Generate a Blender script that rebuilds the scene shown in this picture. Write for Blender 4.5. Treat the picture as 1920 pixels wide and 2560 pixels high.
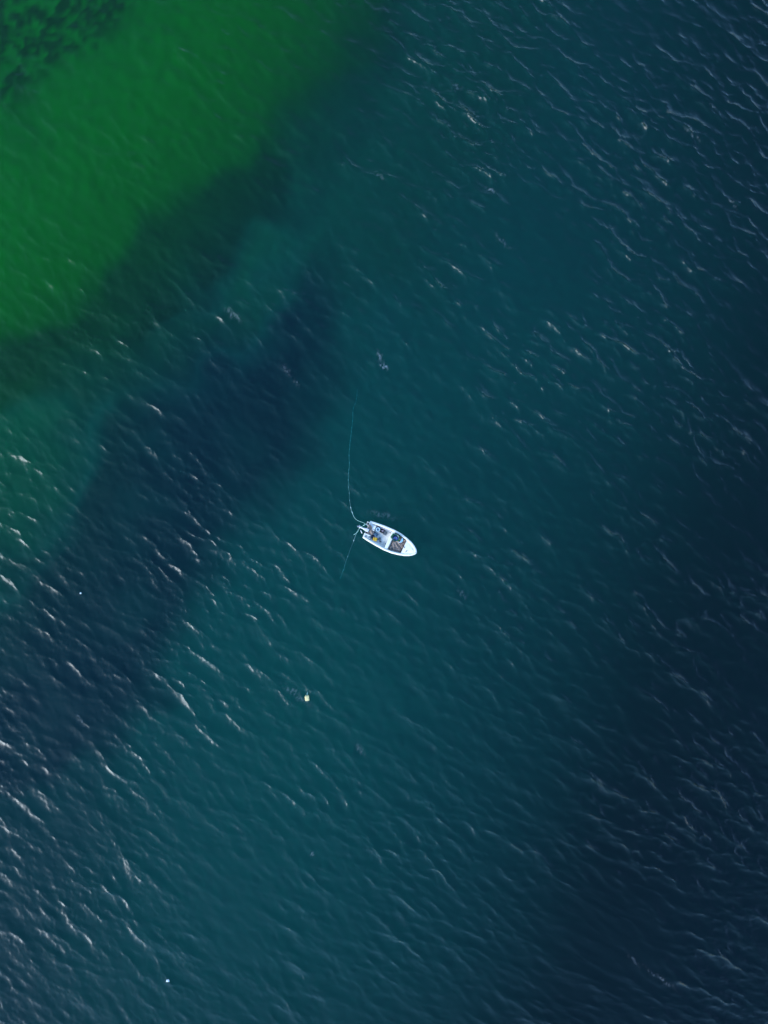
import bpy, bmesh, math, random
import numpy as np
from mathutils import Vector, Matrix

for o in list(bpy.data.objects):
    bpy.data.objects.remove(o, do_unlink=True)
random.seed(7)
rng = np.random.default_rng(11)
SC = bpy.context.scene
COL = SC.collection
R = math.radians

# ------------------------------------------------------------------ camera, sky, sun, exposure
CAM_H = 75.0                 # drone height above the water
PXM = 24.4                   # photograph pixels per metre at sea level
cam = bpy.data.cameras.new('camera')
cam.sensor_fit = 'VERTICAL'
cam.sensor_height = 24.0
cam.lens = 12.0 / ((1280.0 / PXM) / CAM_H)
cam.clip_start = 1.0
cam.clip_end = 6000.0
cam_o = bpy.data.objects.new('camera', cam)
cam_o.location = (0, 0, CAM_H)
COL.objects.link(cam_o)
SC.camera = cam_o

SUN_EL = R(19.0)
SUN_AZ = R(214.0)            # direction towards the sun, counted from +X
world = bpy.data.worlds.new('World')
SC.world = world
world.use_nodes = True
wn = world.node_tree.nodes
wl = world.node_tree.links
wn.clear()
w_out = wn.new('ShaderNodeOutputWorld')
w_bg = wn.new('ShaderNodeBackground')
w_sky = wn.new('ShaderNodeTexSky')
w_sky.sky_type = 'NISHITA'
w_sky.sun_disc = False
w_sky.sun_elevation = SUN_EL
w_sky.sun_rotation = R(90.0) - SUN_AZ
w_sky.dust_density = 0.2
w_sky.ozone_density = 5.0
w_bg.inputs['Strength'].default_value = 0.13
wl.new(w_sky.outputs['Color'], w_bg.inputs['Color'])
wl.new(w_bg.outputs['Background'], w_out.inputs['Surface'])

sun = bpy.data.lights.new('sun', 'SUN')
sun.energy = 1.25
sun.angle = R(34.0)
sun.color = (0.90, 0.96, 1.0)
sun_o = bpy.data.objects.new('sun', sun)
sdir = Vector((math.cos(SUN_AZ) * math.cos(SUN_EL), math.sin(SUN_AZ) * math.cos(SUN_EL), math.sin(SUN_EL)))
sun_o.rotation_euler = sdir.to_track_quat('Z', 'Y').to_euler()
sun_o.location = sdir * 200
COL.objects.link(sun_o)

SC.view_settings.view_transform = 'Standard'
SC.view_settings.look = 'None'
SC.view_settings.gamma = 1.0
SC.view_settings.use_curve_mapping = False
SC.view_settings.exposure = 2.05
SC.render.engine = 'CYCLES'
SC.cycles.use_denoising = True
SC.cycles.use_adaptive_sampling = False
SC.cycles.max_bounces = 3
SC.cycles.diffuse_bounces = 1
SC.cycles.glossy_bounces = 2
SC.cycles.transparent_max_bounces = 16


# ------------------------------------------------------------------ helpers
def W(px, py):
    """photograph pixel (1920 x 2560) -> sea-level metres"""
    return (px - 960.0) / PXM, (1280.0 - py) / PXM


def V16(x, y):
    """position in a 1659 x 2212 copy of the photograph -> sea-level metres"""
    k = 1920.0 / 1659.0
    return W(x * k, y * k)


def tag(o, label=None, cat=None, group=None, kind=None):
    if label: o['label'] = label
    if cat: o['category'] = cat
    if group: o['group'] = group
    if kind: o['kind'] = kind
    return o


def smooth01(x):
    x = np.clip(x, 0.0, 1.0)
    return x * x * (3 - 2 * x)


class Mat:
    def __init__(self, name):
        self.m = bpy.data.materials.new(name)
        self.m.use_nodes = True
        self.n = self.m.node_tree.nodes
        self.l = self.m.node_tree.links
        self.n.clear()
        self.out = self.n.new('ShaderNodeOutputMaterial')

    def node(self, t, **kw):
        nd = self.n.new(t)
        for k, v in kw.items():
            setattr(nd, k, v)
        return nd

    def link(self, a, b):
        self.l.new(a, b)

    def math(self, op, a, b=None, clamp=False):
        nd = self.node('ShaderNodeMath', operation=op, use_clamp=clamp)
        for i, v in enumerate((a, b)):
            if v is None: continue
            if isinstance(v, (int, float)): nd.inputs[i].default_value = v
            else: self.link(v, nd.inputs[i])
        return nd.outputs[0]

    def mixc(self, f, a, b):
        nd = self.node('ShaderNodeMix', data_type='RGBA')
        for i, v in ((0, f), (6, a), (7, b)):
            if isinstance(v, (int, float)): nd.inputs[i].default_value = v
            elif isinstance(v, tuple): nd.inputs[i].default_value = (*v, 1.0)
            else: self.link(v, nd.inputs[i])
        return nd.outputs[2]

    def attr(self, name):
        return self.node('ShaderNodeAttribute', attribute_name=name).outputs['Fac']

    def noise(self, scale, detail=4.0, rough=0.55, vec=None):
        nd = self.node('ShaderNodeTexNoise')
        nd.inputs['Scale'].default_value = scale
        nd.inputs['Detail'].default_value = detail
        nd.inputs['Roughness'].default_value = rough
        if vec is None:
            vec = self.node('ShaderNodeTexCoord').outputs['Object']
        self.link(vec, nd.inputs['Vector'])
        return nd.outputs['Fac']

    def ramp(self, fac, lo, hi):
        nd = self.node('ShaderNodeMapRange', interpolation_type='SMOOTHSTEP')
        self.link(fac, nd.inputs['Value'])
        nd.inputs['From Min'].default_value = lo
        nd.inputs['From Max'].default_value = hi
        return nd.outputs['Result']


# ------------------------------------------------------------------ wave field (random sea, one 164 m patch)
TILE = 164.0
NF = 1536
WIND = R(53.0)               # waves run towards the upper right of the picture


def sea_field(lmin, lmax, peak, spread, tail, wind, seed, chop):
    g = np.random.default_rng(seed)
    k1 = 2 * np.pi * np.fft.fftfreq(NF, TILE / NF)
    kx, ky = np.meshgrid(k1, k1, indexing='xy')
    k = np.hypot(kx, ky)
    k[0, 0] = 1.0
    kp = 2 * np.pi / peak
    s = (k ** -tail) * np.exp(-1.25 * (kp / k) ** 2)
    ca = (kx * math.cos(wind) + ky * math.sin(wind)) / k
    s = s * (np.abs(ca) ** spread + 0.02)
    s = s * ((k > 2 * np.pi / lmax) & (k < 2 * np.pi / lmin))
    s[0, 0] = 0
    h = np.fft.fft2(g.standard_normal((NF, NF))) * np.sqrt(s)
    z = np.real(np.fft.ifft2(h))
    slope = np.sqrt(np.mean(np.real(np.fft.ifft2(1j * kx * h)) ** 2 + np.real(np.fft.ifft2(1j * ky * h)) ** 2))
    dx = np.real(np.fft.ifft2(1j * kx / k * h)) * chop
    dy = np.real(np.fft.ifft2(1j * ky / k * h)) * chop
    return z / slope, dx / slope, dy / slope


def sample(f, x, y):
    u = (x / TILE + 0.5) * NF
    v = (y / TILE + 0.5) * NF
    i = np.floor(u).astype(int)
    j = np.floor(v).astype(int)
    a = u - i
    b = v - j
    i0, i1, j0, j1 = i % NF, (i + 1) % NF, j % NF, (j + 1) % NF
    return ((f[j0, i0] * (1 - a) + f[j0, i1] * a) * (1 - b) + (f[j1, i0] * (1 - a) + f[j1, i1] * a) * b)


main = sea_field(0.8, 16.0, 3.6, 9.0, 4.0, WIND, 3, 1.35)
mid = sea_field(0.4, 3.0, 1.3, 5.0, 3.8, WIND + R(9), 5, 1.15)
cross = sea_field(0.25, 1.4, 0.55, 1.2, 3.2, WIND - R(30), 9, 0.8)
gust = sea_field(9.0, 60.0, 22.0, 0.3, 4.0, WIND, 21, 0.0)[0]
gust = gust / gust.std()
A_MAIN, A_MID, A_CROSS = 0.155, 0.125, 0.150


def blob(x, y, cx, cy, r):
    return np.exp(-((x - cx) ** 2 + (y - cy) ** 2) / (r * r))


SHOAL = [V16(0, 0), V16(200, 150), V16(100, 400), V16(350, 200), V16(60, 600), V16(550, 60), V16(420, 480)]
BOATXY = W(972, 1340)


def sea_gain(x, y):
    calm = np.zeros_like(x)
    for cx, cy in SHOAL:
        calm = np.maximum(calm, blob(x, y, cx, cy, 15.0))
    mid_calm = 0.15 * blob(x, y, -3.0, 12.0, 17.0) + 0.08 * blob(x, y, -14.0, 14.0, 12.0)
    g = 1.0 - 0.38 * calm - mid_calm * (1 - calm)
    g = g * (1 - 0.75 * blob(x, y, BOATXY[0], BOATXY[1], 3.2))
    g = g - 0.38 * smooth01((-x - y - 22.0) / 35.0)
    g = g + 0.35 * smooth01((x + y * 0.35 + 2.0) / 30.0)
    edge = np.minimum(smooth01((60.0 - np.abs(x)) / 12.0), smooth01((72.0 - np.abs(y)) / 12.0))
    return np.clip(g, 0.2, 1.5) * edge * np.clip(1 + 0.22 * sample(gust, x, y), 0.5, 1.5)


def sea_shape(x, y):
    """z and sideways shift of the water at rest position x, y"""
    g = sea_gain(x, y)
    z = np.zeros_like(x); dx = np.zeros_like(x); dy = np.zeros_like(x)
    for f, a in ((main, A_MAIN), (mid, A_MID), (cross, A_CROSS)):
        z += a * sample(f[0], x, y)
        dx += a * sample(f[1], x, y)
        dy += a * sample(f[2], x, y)
    # rings spreading from the boat's working stern
    cx, cy = W(925, 1318)
    r = np.hypot(x - cx, y - cy)
    ring = 0.008 * np.sin(2 * np.pi * r / 0.62 + 0.6 * np.sin(3 * np.arctan2(y - cy, x - cx))) * np.exp(-((r - 2.6) / 1.7) ** 2)
    ring *= smooth01((y - cy) / 1.5 + 0.3)
    return z * g + ring, dx * g, dy * g


def sea_z(x, y):
    """height of the finished surface above world x, y"""
    x = np.atleast_1d(np.asarray(x, float)); y = np.atleast_1d(np.asarray(y, float))
    u, v = x.copy(), y.copy()
    for _ in range(6):
        z, dx, dy = sea_shape(u, v)
        u, v = x - dx, y - dy
    return sea_shape(u, v)[0]


def axis(lo, hi, step, far):
    inner = np.arange(lo, hi + 1e-6, step)
    out = []
    d, p = step * 1.5, 0.0
    while p < far:
        p += d
        d *= 1.32
        out.append(p)
    out = np.array(out)
    return np.concatenate([lo - out[::-1], inner, hi + out])


def grid_mesh(name, xs, ys, X, Y, Z, closed_bottom=None, flip=False):
    ny, nx = X.shape
    co = np.stack([X, Y, Z], -1).reshape(-1, 3)
    idx = np.arange(nx * ny).reshape(ny, nx)
    q = np.stack([idx[:-1, :-1], idx[:-1, 1:], idx[1:, 1:], idx[1:, :-1]], -1).reshape(-1, 4)
    faces = [q]
    if closed_bottom is not None:
        b = len(co)
        rimi = np.concatenate([idx[0, :], idx[1:, -1], idx[-1, -2::-1], idx[-2:0:-1, 0]])
        low = co[rimi].copy()
        low[:, 2] = closed_bottom
        co = np.concatenate([co, low])
        nr = len(rimi)
        li = b + np.arange(nr)
        nxt = np.roll(np.arange(nr), -1)
        faces.append(np.stack([rimi, li, li[nxt], rimi[nxt]], -1))
    q = np.concatenate(faces)
    me = bpy.data.meshes.new(name)
    nq = len(q)
    extra = 0
    me.vertices.add(len(co))
    me.vertices.foreach_set('co', co.astype(np.float32).ravel())
    loops = q.ravel()
    starts = np.arange(nq) * 4
    if closed_bottom is not None:
        loops = np.concatenate([loops, li[::-1]])
        starts = np.concatenate([starts, [nq * 4]])
        extra = 1
    me.loops.add(len(loops))
    me.loops.foreach_set('vertex_index', loops.astype(np.int32))
    me.polygons.add(nq + extra)
    me.polygons.foreach_set('loop_start', starts.astype(np.int32))
    sm = np.ones(nq + extra, dtype=bool)
    sm[(ny - 1) * (nx - 1):] = False
    me.polygons.foreach_set('use_smooth', sm)
    me.update(calc_edges=True)
    me.validate()
    return me


def add_attr(me, name, arr):
    a = me.attributes.new(name, 'FLOAT', 'POINT')
    buf = np.zeros(len(me.vertices), dtype=np.float32)
    buf[:arr.size] = arr.ravel()
    a.data.foreach_set('value', buf)


# broken crests: place in the picture, half length and half width in metres, bearing, strength
BREAKS = [(822, 770, .5, .16, -65, .9), (830, 790, .35, .2, -30, 1.6), (1060, 408, .5, .12, -25, .6), (505, 680, .8, .35, -35, .35), (618, 800, .6, .25, -50, .35),
          (640, 828, .3, .15, -50, .4), (1496, 292, .8, .12, -38, .5), (1582, 440, .5, .12, -50, .5), (826, 1112, 1.1, .35, -15, .28), (1000, 1282, .5, .2, -50, .45),
          (820, 378, .5, .15, -45, .4), (170, 1552, .5, .12, -60, .5), (778, 1622, .5, .16, -50, .4), (1425, 2112, 1.5, .2, -38, .3), (1370, 2075, .7, .15, -50, .3),
          (640, 1500, 1.3, .3, -38, .35), (1085, 520, .9, .22, -45, .3), (675, 1847, .25, .1, -70, .5), (985, 185, .5, .15, -30, .35), (1540, 230, .4, .1, -40, .35)]


def build_water():
    xs = axis(-48.0, 48.0, 0.115, 2500.0)
    ys = axis(-60.0, 60.0, 0.115, 2500.0)
    X, Y = np.meshgrid(xs, ys)
    Z, DX, DY = sea_shape(X, Y)
    # where the surface is squeezed together most, a little foam breaks on the crest
    jx = np.gradient(X + DX, axis=1) / np.gradient(X, axis=1)
    jy = np.gradient(Y + DY, axis=0) / np.gradient(Y, axis=0)
    jxy = np.gradient(DX, axis=0) / np.gradient(Y, axis=0)
    J = jx * jy - jxy ** 2
    foam = 0.25 * smooth01((-0.25 - J) / 0.4)
    foam = foam * 0.35 * smooth01(0.5 + 0.5 * sample(cross[0], X * 1.7, Y * 1.7) / cross[0].std())
    # the few crests that break
    for px, py, ln, wd, an, st in BREAKS:
        cx, cy = V16(px, py)
        ca, sa = math.cos(R(an)), math.sin(R(an))
        u = ((X - cx) * ca + (Y - cy) * sa) / ln
        v = (-(X - cx) * sa + (Y - cy) * ca + 0.10 * np.sin(5 * u + px)) / (0.75 * wd)
        tex = smooth01(0.35 + 0.45 * sample(cross[0], X * 1.3, Y * 1.3) / cross[0].std())
        foam = np.maximum(foam, 0.42 * st * np.exp(-u * u - v * v) * tex)
    me = grid_mesh('water', xs, ys, X + DX, Y + DY, Z, closed_bottom=-60.0)
    add_attr(me, 'foam', foam)
    dep = bed_depth(X, Y)
    add_attr(me, 'silt', (0.38 - 0.24 * smooth01((dep - 6.5) / 9.0)) * (0.25 + 0.75 * smooth01((dep - 0.8) / 2.2)))
    add_attr(me, 'plankton', smooth01((6.0 - bed_depth(X, Y)) / 4.0))
    m = Mat('sea_water')
    n = m.node
    geo = n('ShaderNodeNewGeometry')
    ior = m.node('ShaderNodeMix', data_type='FLOAT')
    m.link(geo.outputs['Backfacing'], ior.inputs[0])
    ior.inputs[2].default_value = 1.333
    ior.inputs[3].default_value = 1.0 / 1.333
    fr = n('ShaderNodeFresnel')
    m.link(ior.outputs[0], fr.inputs['IOR'])
    gl = n('ShaderNodeBsdfGlossy')
    gl.inputs['Roughness'].default_value = 0.25
    tr = n('ShaderNodeBsdfTransparent')
    # light sent back by the silt and plankton just under the surface
    bd = n('ShaderNodeBsdfDiffuse')
    m.link(m.mixc(m.attr('plankton'), (0.002, 0.032, 0.031), (0.002, 0.074, 0.008)), bd.inputs['Color'])
    mixb = n('ShaderNodeMixShader')
    m.link(m.attr('silt'), mixb.inputs[0])     # clearer water offshore
    m.link(tr.outputs[0], mixb.inputs[1])
    m.link(bd.outputs[0], mixb.inputs[2])
    mix = n('ShaderNodeMixShader')
    m.link(fr.outputs[0], mix.inputs[0])
    m.link(mixb.outputs[0], mix.inputs[1])
    m.link(gl.outputs[0], mix.inputs[2])
    fo = n('ShaderNodeBsdfDiffuse')
    fo.inputs['Color'].default_value = (0.75, 0.78, 0.78, 1)
    mix2 = n('ShaderNodeMixShader')
    m.link(m.attr('foam'), mix2.inputs[0])
    m.link(mix.outputs[0], mix2.inputs[1])
    m.link(fo.outputs[0], mix2.inputs[2])
    m.link(mix2.outputs[0], m.out.inputs['Surface'])
    # the water column itself
    ab = n('ShaderNodeVolumeAbsorption')
    ab.inputs['Color'].default_value = (0.05, 0.885, 0.88, 1)
    ab.inputs['Density'].default_value = 0.62
    sc = n('ShaderNodeVolumeScatter')
    sc.inputs['Color'].default_value = (0.05, 0.55, 1.0, 1)
    sc.inputs['Density'].default_value = 0.0015
    ad = n('ShaderNodeAddShader')
    m.link(ab.outputs[0], ad.inputs[0])
    m.link(sc.outputs[0], ad.inputs[1])
    m.link(ad.outputs[0], m.out.inputs['Volume'])
    m.m.cycles.homogeneous_volume = True
    me.materials.append(m.m)
    o = bpy.data.objects.new('water', me)
    COL.objects.link(o)
    tag(o, 'rippled blue green sea water over sand and weed', 'water', kind='structure')
    return o


# ------------------------------------------------------------------ sea bed
DEPTHS = [(0, 0, 1.1), (250, 60, 1.5), (0, 300, 1.7), (0, 600, 1.8), (400, 250, 2.2), (600, 60, 2.8), (780, 0, 4.2),
          (560, 330, 3.6), (240, 620, 3.0), (0, 800, 3.0), (300, 800, 4.2), (100, 1050, 4.0), (700, 600, 5.8),
          (500, 900, 6.5), (830, 1000, 6.2), (950, 200, 6.2), (1000, 500, 7.2), (1300, 100, 9.0), (1659, 0, 14),
          (1659, 600, 13), (1659, 1100, 17), (1300, 700, 8.2), (1250, 1200, 10), (1300, 1700, 13.5), (1659, 1700, 23),
          (1659, 2212, 30), (1300, 2212, 17), (830, 1500, 5.8), (830, 1900, 7.0), (900, 2212, 9), (400, 1800, 6.0),
          (400, 2212, 7.0), (0, 1400, 5.0), (0, 1800, 6.5), (0, 2212, 7.5), (200, 1500, 6.0), (2400, 1100, 30),
          (2300, 2900, 34), (800, 3000, 18), (-500, 2600, 9), (-700, 1000, 2.2), (-600, -500, 0.9), (600, -600, 2.0), (2000, -700, 14)]


def bed_depth(x, y):
    return np.clip(tps(x, y), 0.8, 40.0)


def make_tps(pts, lam):
    """smooth surface (thin-plate spline) through soundings"""
    P = np.array([(*V16(a, b), d) for a, b, d in pts])
    n = len(P)
    def U(r2): return 0.5 * r2 * np.log(r2 + 1e-6)
    K = U((P[:, None, 0] - P[None, :, 0]) ** 2 + (P[:, None, 1] - P[None, :, 1]) ** 2) + lam * np.eye(n)
    Q = np.concatenate([np.ones((n, 1)), P[:, :2]], 1)
    A = np.block([[K, Q], [Q.T, np.zeros((3, 3))]])
    c = np.linalg.solve(A, np.concatenate([P[:, 2], np.zeros(3)]))
    def f(x, y):
        x = np.clip(x, -75, 75); y = np.clip(y, -90, 90)
        z = c[n] + c[n + 1] * x + c[n + 2] * y
        for i in range(n):
            z = z + c[i] * U((x - P[i, 0]) ** 2 + (y - P[i, 1]) ** 2)
        return z
    return f


tps = make_tps(DEPTHS, 60.0)


def poly_sdf(x, y, poly):
    """signed distance (m), positive inside"""
    d = np.full(x.shape, 1e9)
    inside = np.zeros(x.shape, bool)
    n = len(poly)
    for i in range(n):
        ax, ay = poly[i]; bx, by = poly[(i + 1) % n]
        ex, ey = bx - ax, by - ay
        t = np.clip(((x - ax) * ex + (y - ay) * ey) / (ex * ex + ey * ey + 1e-9), 0, 1)
        d = np.minimum(d, np.hypot(x - ax - t * ex, y - ay - t * ey))
        c = ((ay > y) != (by > y)) & (x < (bx - ax) * (y - ay) / (by - ay + 1e-12) + ax)
        inside ^= c
    return np.where(inside, d, -d)


def build_seabed():
    xs = axis(-60.0, 60.0, 0.4, 2400.0)
    ys = axis(-74.0, 74.0, 0.4, 2400.0)
    X, Y = np.meshgrid(xs, ys)
    D = bed_depth(X, Y)
    # where a point of the bed lies on the chart drawn at sea level
    U, V = X * CAM_H / (CAM_H + D), Y * CAM_H / (CAM_H + D)
    warp = sea_field(3.5, 26.0, 12.0, 0.1, 3.6, 0.0, 33, 0.0)[0]
    warp2 = sea_field(3.5, 26.0, 12.0, 0.1, 3.6, 0.0, 34, 0.0)[0]
    warp /= warp.std(); warp2 /= warp2.std()
    fine = sea_field(0.8, 6.0, 2.4, 0.0, 2.8, 0.0, 35, 0.0)[0]
    fine /= fine.std()
    wu = U + 0.8 * sample(warp, U, V)
    wv = V + 0.8 * sample(warp2, U, V)

    def region(pts, soft, grow=0.0):
        return smooth01((poly_sdf(wu, wv, [V16(*p) for p in pts]) + grow) / soft + 0.5)

    green = region([(-900, -900), (1000, -900), (790, 0), (700, 110), (640, 175), (560, 275), (480, 365), (380, 435), (310, 490),
                    (262, 570), (235, 640), (150, 668), (80, 695), (40, 740), (-40, 800), (-900, 1100)], 9.0, 5.0)
    reef = region([(-900, -900), (330, -900), (300, 0), (270, 40), (140, 130), (60, 205), (-20, 235), (-900, 500)], 3.5)
    reef_far = region([(-900, -900), (420, -900), (400, 0), (330, 90), (200, 190), (100, 290), (-20, 330), (-900, 600)], 12.0)
    weed = region([(400, 430), (310, 490), (250, 590), (235, 650), (150, 672), (60, 710), (-60, 790), (-60, 860), (70, 810), (200, 770), (330, 745),
                   (430, 670), (520, 590), (570, 500), (640, 420), (640, 330), (560, 300), (480, 375)], 4.0, 0.6)
    weed_d = region([(900, -300), (800, -20), (700, 120), (560, 300), (480, 390), (560, 470), (680, 430), (790, 300), (880, 150), (1050, -300)], 7.0)
    weed_b = region([(675, 545), (610, 630), (585, 715), (480, 760), (340, 820), (210, 880), (175, 1000), (150, 1120), (60, 1230),
                     (-80, 1330), (-300, 1450), (-300, 1800), (60, 1740), (190, 1660), (320, 1520), (365, 1420), (420, 1310), (500, 1160), (600, 1040),
                     (680, 970), (710, 840), (725, 650)], 6.5)
    weed_l = region([(210, 820), (480, 760), (560, 850), (420, 1000), (200, 1200), (0, 1300), (-100, 1250), (150, 1100)], 7.0)
    weed_s = region([(-300, 1650), (250, 1600), (260, 1800), (150, 2050), (120, 2500), (-300, 2500)], 14.0)
    weed_c = region([(60, 720), (220, 700), (250, 760), (190, 800), (60, 830)], 3.0)
    pale = region([(650, 460), (600, 620), (570, 710), (450, 745), (340, 780), (340, 750), (430, 690), (500, 620), (560, 510)], 4.0)
    weed_f = region([(-100, 760), (150, 680), (300, 620), (560, 700), (480, 800), (200, 900), (180, 1100), (-100, 1350)], 6.0)
    pale_l = region([(-80, 860), (60, 880), (130, 900), (160, 980), (140, 1080), (60, 1170), (-80, 1220)], 6.0)
    w = np.maximum(np.maximum(np.maximum(weed, weed_d * 0.7), weed_b), np.maximum(np.maximum(weed_c * 0.8, weed_s * 0.6), weed_l * 0.9))
    w = np.maximum(w, 0.9 * weed_f) * (1 - 0.36 * pale) * (1 - 0.7 * pale_l)
    w = np.maximum(w, 0.35 * reef_far)
    w = w * np.clip(0.96 + 0.08 * sample(warp, U, V), 0.8, 1.0)
    rb = reef * np.clip(0.60 + 0.42 * sample(fine, U, V) + 0.30 * sample(warp, U * 2.3, V * 2.3) + 0.2 * sample(fine, V * 2.1, U * 1.7), 0.0, 1.0)
    mid_green = np.maximum(np.maximum(pale * 0.55, pale_l * 0.5), 0.55 * region([(700, -300), (1300, -300), (1150, 250), (900, 620), (640, 700), (560, 500), (700, 200)], 16.0))
    Z = -D + rb * 0.18 + w * 0.25 + 0.05 * sample(fine, X, Y) * (np.abs(X) < 75) * (np.abs(Y) < 78)
    me = grid_mesh('seabed', xs, ys, X, Y, Z)
    add_attr(me, 'green', np.maximum(green, mid_green))
    add_attr(me, 'weed', w)
    add_attr(me, 'reef', rb)
    add_attr(me, 'navy', smooth01(np.maximum(np.maximum(weed_b, weed_s), 0.35 * weed_l)))
    m = Mat('sand_and_weed')
    pos = m.node('ShaderNodeTexCoord').outputs['Object']
    n1 = m.noise(0.35, 5.0, 0.6, pos)
    n2 = m.noise(1.6, 4.0, 0.6, pos)
    sand = m.mixc(n1, (0.12, 0.275, 0.185), (0.15, 0.330, 0.225))
    alg = m.mixc(n1, (0.004, 0.165, 0.006), (0.008, 0.205, 0.010))
    c = m.mixc(m.attr('green'), sand, alg)
    wd = m.mixc(n2, (0.006, 0.018, 0.036), (0.011, 0.028, 0.052))
    wd2 = m.mixc(n2, (0.005, 0.016, 0.012), (0.010, 0.026, 0.019))
    c = m.mixc(m.attr('weed'), c, m.mixc(m.attr('navy'), wd2, wd))
    rf = m.mixc(n2, (0.005, 0.020, 0.005), (0.014, 0.050, 0.010))
    c = m.mixc(m.attr('reef'), c, rf)
    b = m.node('ShaderNodeBsdfDiffuse')
    m.link(c, b.inputs['Color'])
    m.link(b.outputs[0], m.out.inputs['Surface'])
    me.materials.append(m.m)
    o = bpy.data.objects.new('seabed', me)
    COL.objects.link(o)
    tag(o, 'sandy green seabed with dark weed patches under the water', 'seabed', kind='structure')
    return o


seabed = build_seabed()
water = build_water()


# ------------------------------------------------------------------ mesh helpers for the objects
class MB:
    def __init__(self):
        self.bm = bmesh.new()

    def _take(self, tmp, mat=None):
        if mat is not None:
            bmesh.ops.transform(tmp, matrix=mat, verts=tmp.verts)
        me = bpy.data.meshes.new('tmp')
        tmp.to_mesh(me)
        tmp.free()
        self.bm.from_mesh(me)
        bpy.data.meshes.remove(me)
        return self

    def box(self, c, size, bevel=0.01, rz=0.0, rx=0.0, ry=0.0, taper=1.0):
        t = bmesh.new()
        bmesh.ops.create_cube(t, size=1.0)
        for v in t.verts:
            k = taper if v.co.z < 0 else 1.0
            v.co = Vector((v.co.x * size[0] * k, v.co.y * size[1] * k, v.co.z * size[2]))
        if bevel > 0:
            bmesh.ops.bevel(t, geom=list(t.edges), offset=bevel, segments=2, profile=0.6, affect='EDGES')
        M = Matrix.Translation(c) @ Matrix.Rotation(rz, 4, 'Z') @ Matrix.Rotation(ry, 4, 'Y') @ Matrix.Rotation(rx, 4, 'X')
        return self._take(t, M)

    def lathe(self, prof, c=(0, 0, 0), seg=24, mat=None, sx=1.0, sy=1.0):
        t = bmesh.new()
        rings = []
        for r, z in prof:
            if r < 1e-5:
                rings.append([t.verts.new((0, 0, z))])
            else:
                rings.append([t.verts.new((r * sx * math.cos(2 * math.pi * i / seg), r * sy * math.sin(2 * math.pi * i / seg), z)) for i in range(seg)])
        for a, b in zip(rings[:-1], rings[1:]):
            for i in range(seg):
                j = (i + 1) % seg
                if len(a) == 1 and len(b) == 1: continue
                if len(a) == 1: t.faces.new((a[0], b[i], b[j]))
                elif len(b) == 1: t.faces.new((a[i], b[0], a[j]))
                else: t.faces.new((a[i], b[i], b[j], a[j]))
        bmesh.ops.recalc_face_normals(t, faces=list(t.faces))
        for f in t.faces: f.smooth = True
        M = Matrix.Translation(c) @ (mat if mat is not None else Matrix.Identity(4))
        return self._take(t, M)

    def tube(self, pts, r, seg=6):
        t = bmesh.new()
        pts = [Vector(p) for p in pts]
        rings = []
        n = len(pts)
        for i, p in enumerate(pts):
            d = (pts[min(i + 1, n - 1)] - pts[max(i - 1, 0)])
            if d.length < 1e-9: d = Vector((1, 0, 0))
            d.normalize()
            up = Vector((0, 0, 1)) if abs(d.z) < 0.9 else Vector((1, 0, 0))
            a = d.cross(up).normalized()
            b = d.cross(a).normalized()
            rr = r[i] if isinstance(r, (list, tuple)) else r
            rings.append([t.verts.new(p + (a * math.cos(2 * math.pi * k / seg) + b * math.sin(2 * math.pi * k / seg)) * rr) for k in range(seg)])
        for a, b in zip(rings[:-1], rings[1:]):
            for k in range(seg):
                t.faces.new((a[k], a[(k + 1) % seg], b[(k + 1) % seg], b[k]))
        t.faces.new(rings[0]); t.faces.new(rings[-1])
        bmesh.ops.recalc_face_normals(t, faces=list(t.faces))
        for f in t.faces: f.smooth = True
        return self._take(t)

    def prism(self, poly, z0, z1, bevel=0.0):
        t = bmesh.new()
        lo = [t.verts.new((x, y, z0)) for x, y in poly]
        hi = [t.verts.new((x, y, z1)) for x, y in poly]
        n = len(poly)
        t.faces.new(lo[::-1])
        top = t.faces.new(hi)
        for i in range(n):
            t.faces.new((lo[i], lo[(i + 1) % n], hi[(i + 1) % n], hi[i]))
        bmesh.ops.recalc_face_normals(t, faces=list(t.faces))
        if bevel > 0:
            bmesh.ops.bevel(t, geom=list(top.edges), offset=bevel, segments=2, profile=0.6, affect='EDGES')
        return self._take(t)

    def strips(self, rows, closed=False, smooth=True):
        """quads between rows of points"""
        t = bmesh.new()
        R_ = [[t.verts.new(p) for p in row] for row in rows]
        for a, b in zip(R_[:-1], R_[1:]):
            m = len(a)
            for i in range(m if closed else m - 1):
                j = (i + 1) % m
                try:
                    t.faces.new((a[i], a[j], b[j], b[i]))
                except ValueError:
                    pass
        bmesh.ops.remove_doubles(t, verts=list(t.verts), dist=1e-5)
        bmesh.ops.recalc_face_normals(t, faces=list(t.faces))
        for f in t.faces: f.smooth = smooth
        return self._take(t)

    def build(self, name, mat, parent=None, loc=None, rz=0.0, label=None):
        me = bpy.data.meshes.new(name)
        self.bm.to_mesh(me)
        self.bm.free()
        me.materials.append(mat)
        o = bpy.data.objects.new(name, me)
        COL.objects.link(o)
        if parent is not None: o.parent = parent
        if loc is not None: o.location = loc
        if rz: o.rotation_euler = (0, 0, rz)
        if label: o['label'] = label
        return o


def empty(name, loc, rz=0.0, rx=0.0):
    o = bpy.data.objects.new(name, None)
    o.empty_display_size = 0.2
    o.location = loc
    o.rotation_euler = (rx, 0, rz)
    COL.objects.link(o)
    return o


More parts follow.
